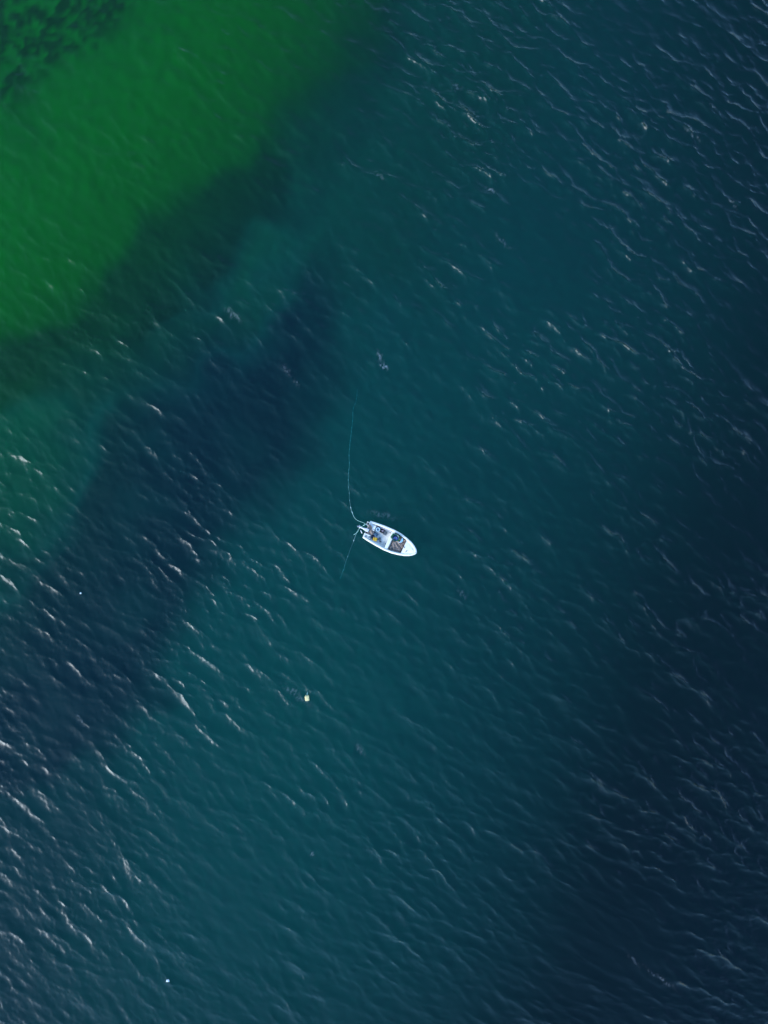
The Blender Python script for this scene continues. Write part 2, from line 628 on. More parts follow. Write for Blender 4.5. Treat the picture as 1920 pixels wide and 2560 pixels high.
def paint(name, col, col2=None, scale=6.0, rough=0.5, bump=0.0, lo=0.35, hi=0.65, spec=0.5, bscale=None):
    m = Mat(name)
    b = m.node('ShaderNodeBsdfPrincipled')
    b.inputs['Roughness'].default_value = rough
    b.inputs['Specular IOR Level'].default_value = spec
    if col2 is None: col2 = tuple(c * 0.82 for c in col)
    f = m.ramp(m.noise(scale, 5.0, 0.6), lo, hi)
    m.link(m.mixc(f, col, col2), b.inputs['Base Color'])
    if bump > 0:
        bp = m.node('ShaderNodeBump')
        bp.inputs['Strength'].default_value = 0.7
        bp.inputs['Distance'].default_value = bump
        m.link(m.noise(bscale or scale * 3, 3.0, 0.6), bp.inputs['Height'])
        m.link(bp.outputs['Normal'], b.inputs['Normal'])
    m.link(b.outputs[0], m.out.inputs['Surface'])
    return m.m


M_GEL = paint('white_gelcoat', (0.95, 0.86, 0.73), (0.86, 0.77, 0.63), 2.2, 0.35)
M_DECK = paint('worn_white_deck', (0.90, 0.82, 0.68), (0.70, 0.63, 0.52), 3.0, 0.6, 0.003)
M_GREYB = paint('grey_bench', (0.50, 0.49, 0.50), (0.38, 0.36, 0.36), 4.0, 0.6)
M_HULLB = paint('hull_bottom', (0.55, 0.57, 0.56), (0.40, 0.44, 0.42), 3.0, 0.5)
M_NET = paint('brown_net', (0.42, 0.31, 0.24), (0.14, 0.10, 0.075), 9.0, 0.9, 0.03, 0.38, 0.62, 0.2)
M_STRAND = paint('tan_net_strand', (0.55, 0.42, 0.33), (0.32, 0.24, 0.19), 14.0, 0.9, spec=0.2)
M_STRAND2 = paint('dark_net_strand', (0.16, 0.12, 0.10), (0.08, 0.06, 0.05), 14.0, 0.9, spec=0.2)
M_MOTOR = paint('white_motor', (0.72, 0.71, 0.73), (0.48, 0.46, 0.50), 7.0, 0.4)
M_ALU = paint('grey_metal', (0.42, 0.43, 0.45), (0.30, 0.31, 0.33), 9.0, 0.4)
M_BLACK = paint('black_rubber', (0.02, 0.02, 0.022), (0.035, 0.035, 0.04), 12.0, 0.6)
M_DGREY = paint('dark_grey_plastic', (0.075, 0.08, 0.085), (0.11, 0.12, 0.12), 14.0, 0.6)
M_TEALD = paint('dark_teal_plastic', (0.01, 0.06, 0.065), (0.006, 0.04, 0.045), 6.0, 0.45)
M_PALE = paint('pale_aqua_plastic', (0.55, 0.72, 0.76), (0.45, 0.62, 0.68), 6.0, 0.45)
M_SLATE = paint('slate_blue_contents', (0.16, 0.24, 0.31), (0.10, 0.16, 0.22), 25.0, 0.5, 0.01)
M_PINK = paint('pink_white_cloth', (0.70, 0.55, 0.58), (0.45, 0.30, 0.34), 14.0, 0.8, 0.01)
M_YEL = paint('yellow_plastic', (0.78, 0.47, 0.02), (0.62, 0.33, 0.015), 5.0, 0.45)
M_ORANGE = paint('burnt_orange_print', (0.40, 0.10, 0.008), (0.28, 0.06, 0.006), 9.0, 0.55)
M_NAVY = paint('navy_cloth', (0.012, 0.025, 0.07), (0.02, 0.045, 0.10), 7.0, 0.85, 0.015)
M_STEEL = paint('slate_blue_cloth', (0.10, 0.20, 0.26), (0.04, 0.09, 0.13), 6.0, 0.8, 0.02)
M_GREEN = paint('green_plastic', (0.006, 0.085, 0.022), (0.004, 0.05, 0.014), 6.0, 0.45)
M_GREENL = paint('bright_green_rim', (0.02, 0.25, 0.05), (0.015, 0.17, 0.035), 6.0, 0.4)
M_BLUE = paint('blue_plastic', (0.005, 0.06, 0.11), (0.005, 0.085, 0.10), 4.0, 0.4)
M_PERI = paint('periwinkle_plastic', (0.34, 0.38, 0.66), (0.24, 0.30, 0.60), 4.0, 0.5)
M_CYAN = paint('pale_cyan_plastic', (0.38, 0.66, 0.74), (0.30, 0.56, 0.66), 5.0, 0.4)
M_BROWN = paint('dark_brown', (0.16, 0.12, 0.10), (0.09, 0.065, 0.055), 10.0, 0.8)
M_CREAM = paint('cream_wood', (0.66, 0.58, 0.44), (0.5, 0.42, 0.30), 12.0, 0.7)
M_RAG = paint('grey_rag', (0.17, 0.21, 0.22), (0.07, 0.09, 0.10), 9.0, 0.9, 0.02)
M_RED = paint('red_plastic', (0.45, 0.03, 0.10), (0.3, 0.02, 0.07), 9.0, 0.5)
M_ROPE = paint('mint_rope', (0.40, 0.68, 0.56), (0.30, 0.52, 0.43), 20.0, 0.7)
M_FLOAT = paint('pale_net_float', (0.50, 0.66, 0.58), (0.36, 0.50, 0.44), 8.0, 0.6)
M_LEAD = paint('grey_green_rope', (0.28, 0.45, 0.44), (0.20, 0.34, 0.33), 12.0, 0.8)
M_JERRY = paint('pale_yellow_plastic', (0.86, 0.68, 0.30), (0.76, 0.56, 0.22), 4.0, 0.5)
M_WHITE = paint('white_plastic', (0.78, 0.80, 0.78), (0.62, 0.65, 0.63), 9.0, 0.6)


# ------------------------------------------------------------------ the boat
B_ANG = R(-25.2)
ST = ((880 + 359 / 9.759 - 960) / PXM, (1280 - (1290 + 322 / 9.755)) / PXM)   # middle of the stern
LB = 5.58
OFF = 2.7                                # the boat's own origin lies amidships
BX, BY = ST[0] + OFF * math.cos(B_ANG), ST[1] + OFF * math.sin(B_ANG)


def L(zx, zy):
    """a position in a 9.76 times enlarged cut of the boat -> the boat's own metres (x forward, y to port)"""
    x = (880 + zx / 9.759 - 960) / PXM - BX
    y = (1280 - (1290 + zy / 9.755)) / PXM - BY
    return (x * math.cos(B_ANG) + y * math.sin(B_ANG), -x * math.sin(B_ANG) + y * math.cos(B_ANG))


def bw(x, y, z):
    return (BX + x * math.cos(B_ANG) - y * math.sin(B_ANG), BY + x * math.sin(B_ANG) + y * math.cos(B_ANG), z)


HB = [(0, .915), (.7, 1.01), (1.5, 1.09), (2.5, 1.14), (3.3, 1.09), (4.0, .955), (4.6, .775), (5.05, .56), (5.35, .34), (5.5, .18), (5.58, 0.0)]


def half(x):
    x = x + OFF
    xs_ = [p[0] for p in HB]; ys_ = [p[1] for p in HB]
    return float(np.interp(x, xs_, ys_))


def sheer(x):
    u = (x + OFF) / LB
    return 0.60 + 0.26 * max(0.0, u) ** 2.2


STN = [0, .25, .6, 1.0, 1.5, 2.0, 2.5, 2.9, 3.3, 3.7, 4.0, 4.3, 4.6, 4.85, 5.05, 5.22, 5.35, 5.44, 5.5, 5.55, 5.578]
SX = [x - OFF for x in STN]


def build_boat():
    root = empty('fishing_boat', (BX, BY, 0), B_ANG)
    tag(root, 'small white open fishing boat with blunt bow and tilted motor', 'boat')
    # outer shell
    rows = []
    for x in SX:
        b = max(half(x), 0.004)
        u = (x + OFF) / LB
        keel = -0.24 + 0.75 * max(0.0, u - 0.72) ** 2 / 0.28 ** 2 * 0.55
        zs = sheer(x)
        row = []
        for t in (0, .06, .16, .3, .45, .6, .75, .88, 1.0):
            yy = b * (1 - t ** 2.3) * (1 - 0.10 * min(1, t * 2) * (1 - t))
            zz = zs + (keel - zs) * t ** 0.85
            row.append((x - 0.18 * t * max(0, u - 0.6), yy, zz))
        rows.append(row + [(p[0], -p[1], p[2]) for p in row[-2::-1]])
    mb = MB().strips(rows)
    mb.build('hull', M_GEL, root)
    # rim of the gunwale: outer lip, flat top, inner lip
    rows = []
    wr = 0.17
    pts = [(x, 1) for x in SX] + [(x, -1) for x in SX[::-1]]
    prof = [(0.03, -0.09), (0.035, -0.01), (0.02, 0.012), (-wr + 0.015, 0.015), (-wr, 0.0), (-wr, -0.11)]
    path = [(x, sgn * half(x)) for x, sgn in pts]
    n = len(path)
    for i, (x, y) in enumerate(path):
        x0, y0 = path[max(i - 1, 0)]; x1, y1 = path[min(i + 1, n - 1)]
        tx, ty = x1 - x0, y1 - y0
        l = math.hypot(tx, ty) or 1
        nx, ny = -ty / l, tx / l
        rows.append([(x + nx * d, y + ny * d, sheer(x) + h) for d, h in prof])
    MB().strips(rows).build('gunwale', M_GEL, root)
    # inner liner of cockpit and hold
    rows = []
    for x in SX:
        if x > 4.35 - OFF: break
        y = half(x) - wr + 0.02
        rows.append([(x, y, sheer(x) - 0.02), (x, y - 0.05, 0.24), (x, -y + 0.05, 0.24), (x, -y, sheer(x) - 0.02)])
    a = MB()
    a.strips([r[:2] for r in rows], smooth=False); a.strips([r[2:] for r in rows], smooth=False)
    a.build('inner_side', M_GEL, root)
    fl = [(x, half(x) - wr - 0.0) for x in SX if x < 4.3 - OFF]
    MB().prism(fl + [(x, -y) for x, y in fl[::-1]], 0.17, 0.235).build('cockpit_floor', M_DECK, root)
    # fore deck
    fd = [(4.2 - OFF, half(4.2 - OFF) - wr + .01)] + [(x, max(half(x) - wr + .012, 0.0)) for x in SX if x > 4.25 - OFF and half(x) - wr > 0.02]
    fd = fd + [(x, -y) for x, y in fd[::-1]]
    mb = MB()
    rows = [[(x, y * k, sheer(x) - 0.02 + 0.035 * (1 - k * k)) for k in (1, .6, .2, -.2, -.6, -1)] for x, y in fd[:len(fd) // 2]]
    mb.strips(rows)
    mb.build('fore_deck', M_GEL, root)
    MB().box((4.19 - OFF, 0, 0.5), (0.035, 2 * (half(4.19 - OFF) - wr + .03), 0.50), 0.008).build('hold_bulkhead', M_GEL, root)
    # thwart between cockpit and net hold
    MB().box((2.60 - OFF, 0, 0.42), (0.34, 2 * (half(2.6 - OFF) - wr + .02), 0.40), 0.03).build('thwart', M_GEL, root)
    # side benches
    bx0, bx1 = 0.80 - OFF, 2.43 - OFF
    for sgn, wd, nm in ((1, 0.16, M_GREYB), (-1, 0.14, M_GEL)):
        poly = []
        ks = [bx0 + (bx1 - bx0) * i / 8 for i in range(9)]
        outer = [(x, sgn * (half(x) - wr + .02)) for x in ks]
        inner = [(x, sgn * (half(x) - wr - wd)) for x in ks]
        MB().prism(outer + inner[::-1], 0.236, 0.46, 0.015).build('side_bench', nm, root)
    # stern quarters either side of the motor well
    for (y0, y1, x1) in ((0.16, 0.80, 0.76), (-0.80, -0.40, 0.72)):
        MB().box(((0.035 + x1) / 2 - OFF, (y0 + y1) / 2, 0.40), (x1 - 0.035, y1 - y0, 0.33), 0.02).build('stern_seat', M_GEL, root)
    # transom in three pieces: two full height, a low one where the motor hangs
    for (y0, y1, z1) in ((0.30, 0.90, 0.615), (-0.90, -0.42, 0.615)):
        MB().box((0.03 - OFF, (y0 + y1) / 2, (z1 - 0.2) / 2 + 0.0), (0.11, y1 - y0, z1 + 0.2), 0.02).build('transom', M_GEL, root)
    MB().box((0.03 - OFF, -0.06, 0.09), (0.09, 0.72, 0.58), 0.015).build('transom', M_GEL, root)
    # fittings on the fore deck
    x, y = L(1322, 845)
    z = sheer(x) + 0.02
    c = MB(); c.box((0, 0, 0.03), (0.20, 0.045, 0.03), 0.01); c.box((0, 0, 0.008), (0.07, 0.06, 0.04), 0.006)
    c.build('cleat', M_BLACK, root, (x, y, z), R(70))
    x, y = L(1300, 872)
    MB().box((0, 0, 0.01), (0.07, 0.05, 0.03), 0.01).build('deck_fitting', M_ALU, root, (x, y, sheer(x) + 0.015), R(20))
    x, y = L(1470, 800)
    MB().lathe([(0, 0.02), (.035, .015), (.045, 0)], seg=14).build('deck_fitting', M_ALU, root, (x, y, sheer(x) + 0.012))
    x, y = L(1405, 935)
    MB().box((0, 0, 0.012), (0.10, 0.03, 0.03), 0.008).build('deck_fitting', M_ALU, root, (x, y, sheer(x) + 0.016), R(15))
    for p in ((705, 715), (712, 752), (745, 745), (795, 750)):
        x, y = L(*p)
        MB().lathe([(0, 0.012), (.02, .008), (.028, 0)], seg=10).build('rim_fitting', M_ALU, root, (x, y, 0.475 if abs(y) < half(x) - wr else sheer(x) + 0.015))
    # net roller on the port quarter
    rr = empty('net_roller', (0, 0, 0)); rr.parent = root
    x, y = L(388, 185)
    mb = MB()
    mb.box((x + .02, y + .17, 0.64), (0.30, 0.035, 0.26), 0.008); mb.box((x + .02, y - .15, 0.64), (0.30, 0.035, 0.26), 0.008)
    mb.box((x + .15, y, 0.60), (0.04, 0.30, 0.10), 0.008)
    mb.box((x - .11, y + .01, 0.53), (0.04, 0.30, 0.05), 0.008)
    mb.build('bracket', M_GEL, rr)
    MB().lathe([(0, -.14), (.055, -.14), (.03, -.05), (.03, .05), (.055, .14), (0, .14)], (x - .03, y + .01, .70), 16, Matrix.Rotation(R(90), 4, 'X')).build('roller_drum', M_ALU, rr)
    MB().box((x - .0, y + .03, .735), (0.09, 0.10, 0.05), 0.02).build('roller_guard', M_BLACK, rr)
    # outboard motor tilted up out of the water
    om = empty('outboard_motor', (0, 0, 0)); om.parent = root
    p0 = Vector((*L(360, 335), 0.66)); p1 = Vector((*L(160, 250), 0.42))
    d = (p1 - p0)
    def along(t, dz=0.0, side=0.0):
        q = p0 + d * t
        nrm = Vector((-d.y, d.x, 0)).normalized()
        return q + nrm * side + Vector((0, 0, dz))
    yaw = math.atan2(d.y, d.x)
    pit = -math.asin(d.z / d.length)
    mb = MB()
    mb.box(along(-0.06, .02), (0.36, 0.33, 0.30), 0.07, yaw, 0, pit)
    mb.box(along(0.10, .0), (0.16, 0.27, 0.24), 0.05, yaw, 0, pit)
    mb.build('cowling', M_MOTOR, om)
    mb = MB()
    mb.tube([along(0.12), along(0.25), along(0.42), along(0.65), along(0.84)], [0.13, 0.115, 0.085, 0.062, 0.05], 10)
    mb.box(along(0.80, 0.01), (0.13, 0.22, 0.025), 0.008, yaw, 0, pit)
    mb.build('leg', M_MOTOR, om)
    mb = MB()
    mb.tube([along(0.93, 0.15), along(0.93, 0.05), along(0.93, -0.12)], [0.03, 0.055, 0.045], 10)
    mb.box(along(1.06, 0.0), (0.16, 0.02, 0.10), 0.006, yaw, 0, pit)
    mb.build('gearcase', M_MOTOR, om)
    mb = MB()
    for k in range(3):
        a_ = 2 * math.pi * k / 3 + 0.5
        mb.box(along(0.93 + 0.10 * math.cos(a_), 0.17, 0.10 * math.sin(a_)), (0.15, 0.09, 0.012), 0.004, yaw + a_, R(28), 0)
    mb.build('propeller', M_ALU, om)
    mb = MB()
    for sd in (-.09, .09):
        mb.box((-OFF - 0.05, L(360, 335)[1] + sd, 0.40), (0.16, 0.035, 0.34), 0.01)
    mb.build('clamp_bracket', M_DGREY, om)
    return root


boat = build_boat()


# ------------------------------------------------------------------ nets
def net_heap(name, outline, z0, height, seed, n_strand, label, drape=None):
    """a mound of heaped netting filling an outline (boat coordinates), strands lying over it"""
    g = np.random.default_rng(seed)
    cx = sum(p[0] for p in outline) / len(outline); cy = sum(p[1] for p in outline) / len(outline)
    root = empty(name, bw(cx, cy, z0), B_ANG)
    pl = [(x - cx, y - cy) for x, y in outline]
    x0 = min(p[0] for p in pl); x1 = max(p[0] for p in pl); y0 = min(p[1] for p in pl); y1 = max(p[1] for p in pl)
    step = 0.03
    xs = np.arange(x0, x1 + step, step); ys = np.arange(y0, y1 + step, step)
    X, Y = np.meshgrid(xs, ys)
    sd = poly_sdf(X, Y, pl)
    ph = g.uniform(0, 6.28, 8); kk = g.uniform(4, 17, (8, 2)) * g.choice([-1, 1], (8, 2))
    lump = sum(np.sin(kk[i, 0] * X + kk[i, 1] * Y + ph[i] + 1.5 * np.sin(3 * Y + ph[i])) for i in range(8)) / 4.0
    Z = smooth01(sd / 0.12) * (height * (0.72 + 0.24 * lump)) + g.normal(0, .006, X.shape)
    Z = np.maximum(Z, 0.0)
    me = bpy.data.meshes.new(name)
    idx = np.arange(X.size).reshape(X.shape)
    keep = (sd[:-1, :-1] > 0) & (sd[1:, 1:] > 0) & (sd[1:, :-1] > 0) & (sd[:-1, 1:] > 0)
    q = np.stack([idx[:-1, :-1], idx[:-1, 1:], idx[1:, 1:], idx[1:, :-1]], -1)[keep]
    me.from_pydata(np.stack([X, Y, Z], -1).reshape(-1, 3).tolist(), [], q.tolist())
    bm = bmesh.new(); bm.from_mesh(me)
    bmesh.ops.delete(bm, geom=[v for v in bm.verts if not v.link_faces], context='VERTS')
    for f in bm.faces: f.smooth = True
    bm.to_mesh(me); bm.free()
    me.materials.append(M_NET)
    o = bpy.data.objects.new('netting', me); COL.objects.link(o); o.parent = root

    def zat(x, y):
        i = int(np.clip((x - x0) / step, 0, len(xs) - 1)); j = int(np.clip((y - y0) / step, 0, len(ys) - 1))
        return float(Z[j, i])
    for mt, cnt, rad, nm in ((M_STRAND, n_strand, 0.016, 'net_fold'), (M_STRAND2, n_strand // 2, 0.014, 'net_cord')):
        mb = MB()
        for _ in range(cnt):
            x = g.uniform(x0 + .06, x1 - .06); y = g.uniform(y0 + .06, y1 - .06)
            a = g.uniform(0, 6.28)
            pts = []
            for k in range(9):
                if poly_sdf(np.array([x]), np.array([y]), pl)[0] < 0.03: break
                pts.append((x, y, zat(x, y) + rad * 0.8))
                a += g.normal(0, 0.5)
                x += 0.055 * math.cos(a); y += 0.055 * math.sin(a)
            if len(pts) > 2: mb.tube(pts, rad, 5)
        o2 = mb.build(nm, mt, root)
        o2['kind'] = 'stuff'
    if drape:
        mb = MB()
        for k in range(9):
            off = (k - 4) * 0.032
            mb.tube([(p[0] - cx + off * p[3] + g.normal(0, .008), p[1] - cy + 0.4 * off * p[3] + g.normal(0, .008), p[2] - z0 + g.normal(0, .008)) for p in drape], 0.026, 6)
        mb.build('drawn_in_net', M_NET, root)
    tag(root, label, 'net')
    return root


def LP(*pts): return [L(*p) for p in pts]


hold = LP((1070, 398), (1200, 485), (1328, 578), (1265, 730), (1198, 880), (1040, 850), (890, 806), (980, 600))
net_heap('fishing_net', hold, 0.236, 0.30, 4, 210, 'brown net heaped in the square hold behind the bow deck')
heap = LP((395, 330), (440, 290), (480, 320), (545, 350), (555, 420), (520, 465), (450, 480), (400, 500), (360, 490), (345, 420), (370, 380))
dp = [(*L(392, 205), 0.74, 0.45), (*L(415, 225), 0.72, 0.9), (*L(445, 245), 0.68, 1.2), (*L(440, 285), 0.64, 1.4), (*L(425, 330), 0.58, 1.6), (*L(430, 375), 0.55, 1.7)]
net_heap('fishing_net', heap, 0.236, 0.36, 8, 90, 'tan brown net piled at the stern beside the motor', dp)


# ------------------------------------------------------------------ gear in the boat
def thing(name, zp, z, label, cat, rz=0.0, group=None):
    x, y = L(*zp)
    o = empty(name, bw(x, y, z), B_ANG + rz)
    return tag(o, label, cat, group)


# round bucket on the port bench
t = thing('bucket', (635, 325), 0.241, 'round dark teal bucket with a pale rim and slate blue contents', 'bucket')
MB().lathe([(0, 0), (.19, 0), (.235, .30), (.25, .31), (.25, .33), (.225, .33), (.18, .03), (0, .03)], seg=28).build('shell', M_TEALD, t)
MB().lathe([(.135, .345), (.14, .36), (.20, .362), (.212, .345), (.212, .325), (.135, .325), (.135, .345)], seg=28).build('rim', M_PALE, t)
MB().lathe([(0, .30), (.06, .315), (.13, .30), (.133, .25), (0, .25)], seg=20).build('contents', M_SLATE, t)

# open black crate
def crate(name, zp, z, w, d, h, label, rz, mat, cat='crate'):
    t = thing(name, zp, z, label, cat, rz)
    MB().box((0, 0, .012), (w, d, .022), .004).build('base', mat, t)
    for sx_ in (-1, 1):
        for k in range(3):
            MB().box((sx_ * (w / 2 - .01), 0, .05 + k * (h - .06) / 2), (.016, d - .036, .045), .004).build('slat', mat, t)
    for sy_ in (-1, 1):
        for k in range(3):
            MB().box((0, sy_ * (d / 2 - .01), .05 + k * (h - .06) / 2), (w - .036, .016, .045), .004).build('slat', mat, t)
    for sx_ in (-1, 1):
        for sy_ in (-1, 1):
            MB().box((sx_ * (w / 2 - .012), sy_ * (d / 2 - .012), h / 2 + .01), (.03, .03, h), .006).build('corner_post', mat, t)
    return t


crate('crate', (740, 365), 0.241, 0.42, 0.40, 0.22, 'small black slatted crate between the round bucket and the grey canister', 0.05, M_BLACK)


def rag(name, zp, z, size, seed, mat, label, cat, h=0.08, rz=0.0, part='cloth', group=None, poly=None):
    """a crumpled piece of cloth"""
    g = np.random.default_rng(seed)
    t = MB()
    n = 15
    ph = g.uniform(0, 6.28, 6); kk = g.uniform(5, 16, (6, 2)) / max(size) * 0.5
    rows_t, rows_b = [], []
    for j in range(n):
        rt, rb_ = [], []
        for i in range(n):
            u, v = i / (n - 1) * 2 - 1, j / (n - 1) * 2 - 1
            uu, vv = u * math.sqrt(1 - v * v * 0.38), v * math.sqrt(1 - u * u * 0.38)
            x = uu * size[0] / 2 * (1 + 0.12 * math.sin(3 * v + ph[0])); y = vv * size[1] / 2 * (1 + 0.12 * math.sin(3 * u + ph[1]))
            zz = h * (0.55 + 0.45 * sum(math.sin(kk[k, 0] * x + kk[k, 1] * y + ph[k]) for k in range(6)) / 3) * (1 - max(abs(u), abs(v)) ** 4) + 0.012
            rt.append((x, y, max(zz, 0.012))); rb_.append((x, y, 0.0))
        rows_t.append(rt); rows_b.append(rb_)
    t.strips(rows_t)
    ring = lambda rr: rr[0] + [r[-1] for r in rr[1:]] + rr[-1][-2::-1] + [r[0] for r in rr[-2:0:-1]]
    t.strips([ring(rows_t), ring(rows_b)], closed=True)
    x, y = L(*zp)
    o = t.build(name, mat, None, bw(x, y, z), B_ANG + rz)
    bmf = bmesh.new(); bmf.from_mesh(o.data); bmesh.ops.remove_doubles(bmf, verts=bmf.verts, dist=1e-4); bmf.to_mesh(o.data); bmf.free()
    return tag(o, label, cat, group)


rag('cloth', (748, 360), 0.266, (0.24, 0.20), 4, M_PINK, 'pinkish white cloth lying inside the small black crate', 'cloth', 0.13, 0.6)

# grey canister
t = thing('canister', (808, 418), 0.241, 'dark grey flat plastic canister beside the black crate', 'canister', R(-2))
MB().box((0, 0, .11), (.36, .38, .22), .05).build('body', M_DGREY, t)
for k in (-1, 0, 1):
    MB().box((k * .085, 0, .224), (.03, .24, .012), .005).build('rib', M_DGREY, t)
MB().lathe([(0, .04), (.03, .04), (.035, 0)], (.12, .13, .22), 14).build('cap', M_BLACK, t)

# flat dark brown slab at the end of the bench, rod on the stern seat, hose
t = MB(); t.box((0, 0, .012), (.30, .14, .024), .004)
o = t.build('brown_slab', M_BROWN, None, bw(*L(645, 258), 0.462), B_ANG + R(-4)); tag(o, 'flat dark brown slab on the bench edge behind the teal bucket', 'board')
t = MB(); a_, b_ = L(510, 208), L(612, 240); zz = 0.585
t.tube([bw(a_[0], a_[1], zz), bw((a_[0] + b_[0]) / 2, (a_[1] + b_[1]) / 2, zz + .003), bw(b_[0], b_[1], zz - .002)], [.022, .016, .010], 6)
o = t.build('dark_rod', M_BLACK); tag(o, 'thin dark rod lying on the white stern seat', 'rod')
t = MB(); ps = [(488, 333), (515, 336), (545, 333), (575, 340), (600, 350)]
t.tube([bw(*L(*p), z) for p, z in zip(ps, (.60, .60, .595, .59, .58))], .014, 6)
o = t.build('black_hose', M_BLACK); tag(o, 'short black hose running from the stern net to the teal bucket', 'hose')

# yellow canister with its strap and print
t = thing('canister', (565, 560), 0.241, 'square yellow plastic canister with orange print on the cockpit floor', 'canister', R(8))
MB().box((0, 0, .17), (.42, .35, .34), .05).build('body', M_YEL, t)
MB().box((.10, .0, .365), (.04, .20, .03), .012).build('handle', M_YEL, t)
for (ax, ay, w_, h_, r_) in ((-.06, .03, .16, .035, .5), (-.02, -.02, .12, .03, -.2), (-.10, -.03, .03, .07, .2), (.03, .03, .05, .03, .9)):
    MB().box((ax, ay, .342), (w_, h_, .004), .001, r_).build('print', M_ORANGE, t)
MB().lathe([(0, .035), (.03, .035), (.034, 0)], (-.14, .11, .338), 14).build('cap', M_BLACK, t)

rag('jacket', (512, 505), 0.241, (0.34, 0.42), 12, M_NAVY, 'dark navy jacket crumpled on the floor behind the yellow canister', 'jacket', 0.16, 0.5)
rag('bundle', (494, 592), 0.241, (0.22, 0.24), 15, M_NAVY, 'small navy bundle against the rim below the yellow canister', 'bundle', 0.12, 0.1)
rag('cloth', (572, 508), 0.36, (0.16, 0.12), 16, M_PINK, 'small pinkish cloth on the jacket above the yellow canister', 'cloth', 0.06, 0.2)

# slate blue open bag with a pale edge
t = thing('bag', (588, 440), 0.241, 'slate blue open bag with a pale edge on the cockpit floor', 'bag', R(-12))
mb = MB()
prof = [(-.26, .02), (-.20, .16), (-.10, .09), (0, .13), (.10, .07), (.20, .15), (.24, .02)]
mb.strips([[(x * (1 - .15 * abs(k)), y0_ + k * .13 + .02 * math.sin(9 * x), max(h_ * (1 - .45 * k * k), .012)) for (x, h_) in prof for y0_ in (0,)] for k in (-1, -.5, 0, .5, 1)])
mb.strips([[(x, -.14, .0) for x, h_ in prof], [(x, -.13 + .02 * math.sin(9 * x), max(h_ * .55, .012)) for x, h_ in prof]])
mb.strips([[(x, .14, .0) for x, h_ in prof], [(x, .13 + .02 * math.sin(9 * x), max(h_ * .55, .012)) for x, h_ in prof]])
mb.build('cloth', M_STEEL, t)
MB().tube([(-.27, -.12, .06), (-.24, -.14, .10), (-.10, -.16, .09), (.05, -.15, .08), (.20, -.16, .06)], .028, 6).build('pale_edge', M_PALE, t)

# pair of boots
for i, (zp, rz_, lab) in enumerate((((650, 560), R(35), 'dark rubber boot lying nearer the yellow canister'), ((682, 585), R(-70), 'dark rubber boot lying farther from the yellow canister'))):
    t = thing('boot', zp, 0.241, lab, 'boot', rz_, 'pair of rubber boots on the cockpit floor')
    MB().tube([(-.18, 0, .07), (-.05, 0, .065), (.08, 0, .06), (.13, 0, .055)], [.075, .07, .06, .055], 10).build('shaft', M_DGREY, t)
    MB().tube([(.12, -.02, .055), (.14, .05, .055), (.15, .12, .05), (.15, .17, .045)], [.055, .055, .05, .035], 10).build('foot', M_DGREY, t)
    MB().box((.195, .07, .05), (.018, .24, .085), .006).build('sole', M_BLACK, t)

# green crate, blue tub, cyan half lid forward
t = thing('crate', (1060, 515), 0.625, 'green plastic crate under the round blue tub', 'crate', R(2))
MB().box((0, 0, .012), (.80, .50, .024), .005).build('base', M_GREEN, t)
for sx_ in (-1, 1):
    MB().box((sx_ * .39, 0, .115), (.02, .48, .18), .006).build('side_panel', M_GREEN, t)
for sy_ in (-1, 1):
    MB().box((0, sy_ * .24, .115), (.76, .02, .18), .006).build('side_panel', M_GREEN, t)
mb = MB()
mb.box((-.395, 0, .215), (.05, .53, .022), .006); mb.box((.395, 0, .215), (.05, .53, .022), .006)
mb.box((0, .25, .2155), (.74, .04, .022), .006); mb.box((0, -.25, .2155), (.74, .04, .022), .006)
mb.build('rim', M_GREENL, t)
t = thing('tub', (1060, 520), 0.652, 'round blue plastic tub standing in the green crate', 'tub', 0)
MB().lathe([(0, 0), (.22, 0), (.335, .33), (.36, .335), (.36, .36), (.325, .36), (.215, .02), (0, .02)], seg=36).build('shell', M_BLUE, t)
MB().lathe([(.332, .365), (.338, .38), (.362, .38), (.368, .365), (.368, .34), (.332, .345)], seg=36).build('rim', M_GREEN, t)
t = thing('bowl', (1055, 545), 0.675, 'periwinkle blue bowl set inside the round blue tub', 'bowl', 0)
MB().lathe([(0, 0), (.12, 0), (.20, .16), (.21, .17), (.20, .175), (.19, .165), (.11, .05), (0, .045)], seg=28).build('shell', M_PERI, t)
MB().lathe([(0, .055), (.05, .055), (.055, .05)], (-.0, -.09, .03), seg=12).build('plug', M_BLUE, t)
t = thing('half_lid', (1205, 590), 0.56, 'pale cyan half round lid lying on the brown net', 'lid', R(0))
pts = [(.0 + .20 * math.cos(a), .27 * math.sin(a)) for a in [R(-90 + 180 * i / 14) for i in range(15)]]
mb = MB(); mb.prism([(x - .06, y) for x, y in pts], 0, .035, .012)
mb.build('plate', M_CYAN, t)
MB().tube([(-.055, -.25, .04), (-.06, 0, .045), (-.055, .25, .04)], .014, 6).build('lip', M_PALE, t)
t = MB(); a_, b_ = L(1128, 622), L(1180, 650)
t.tube([bw(*a_, .58), bw(*b_, .57)], [.03, .035], 8)
o = t.build('white_stick', M_WHITE); tag(o, 'short white stick on the net beside the blue tub', 'stick')
t = MB(); ps = [(1130, 600), (1165, 625), (1190, 655), (1235, 685), (1245, 715), (1262, 752), (1275, 775)]
t.tube([bw(*L(*p), z) for p, z in zip(ps, (.60, .58, .57, .58, .66, .78, .80))], .024, 6)
o = t.build('black_rope', M_BLACK); tag(o, 'black rope trailing from the green crate over the net to the bow deck', 'rope')
t = MB(); ps = [(930, 512), (945, 505), (955, 490), (962, 470)]
t.tube([bw(*L(*p), z) for p, z in zip(ps, (.64, .65, .66, .68))], .03, 6)
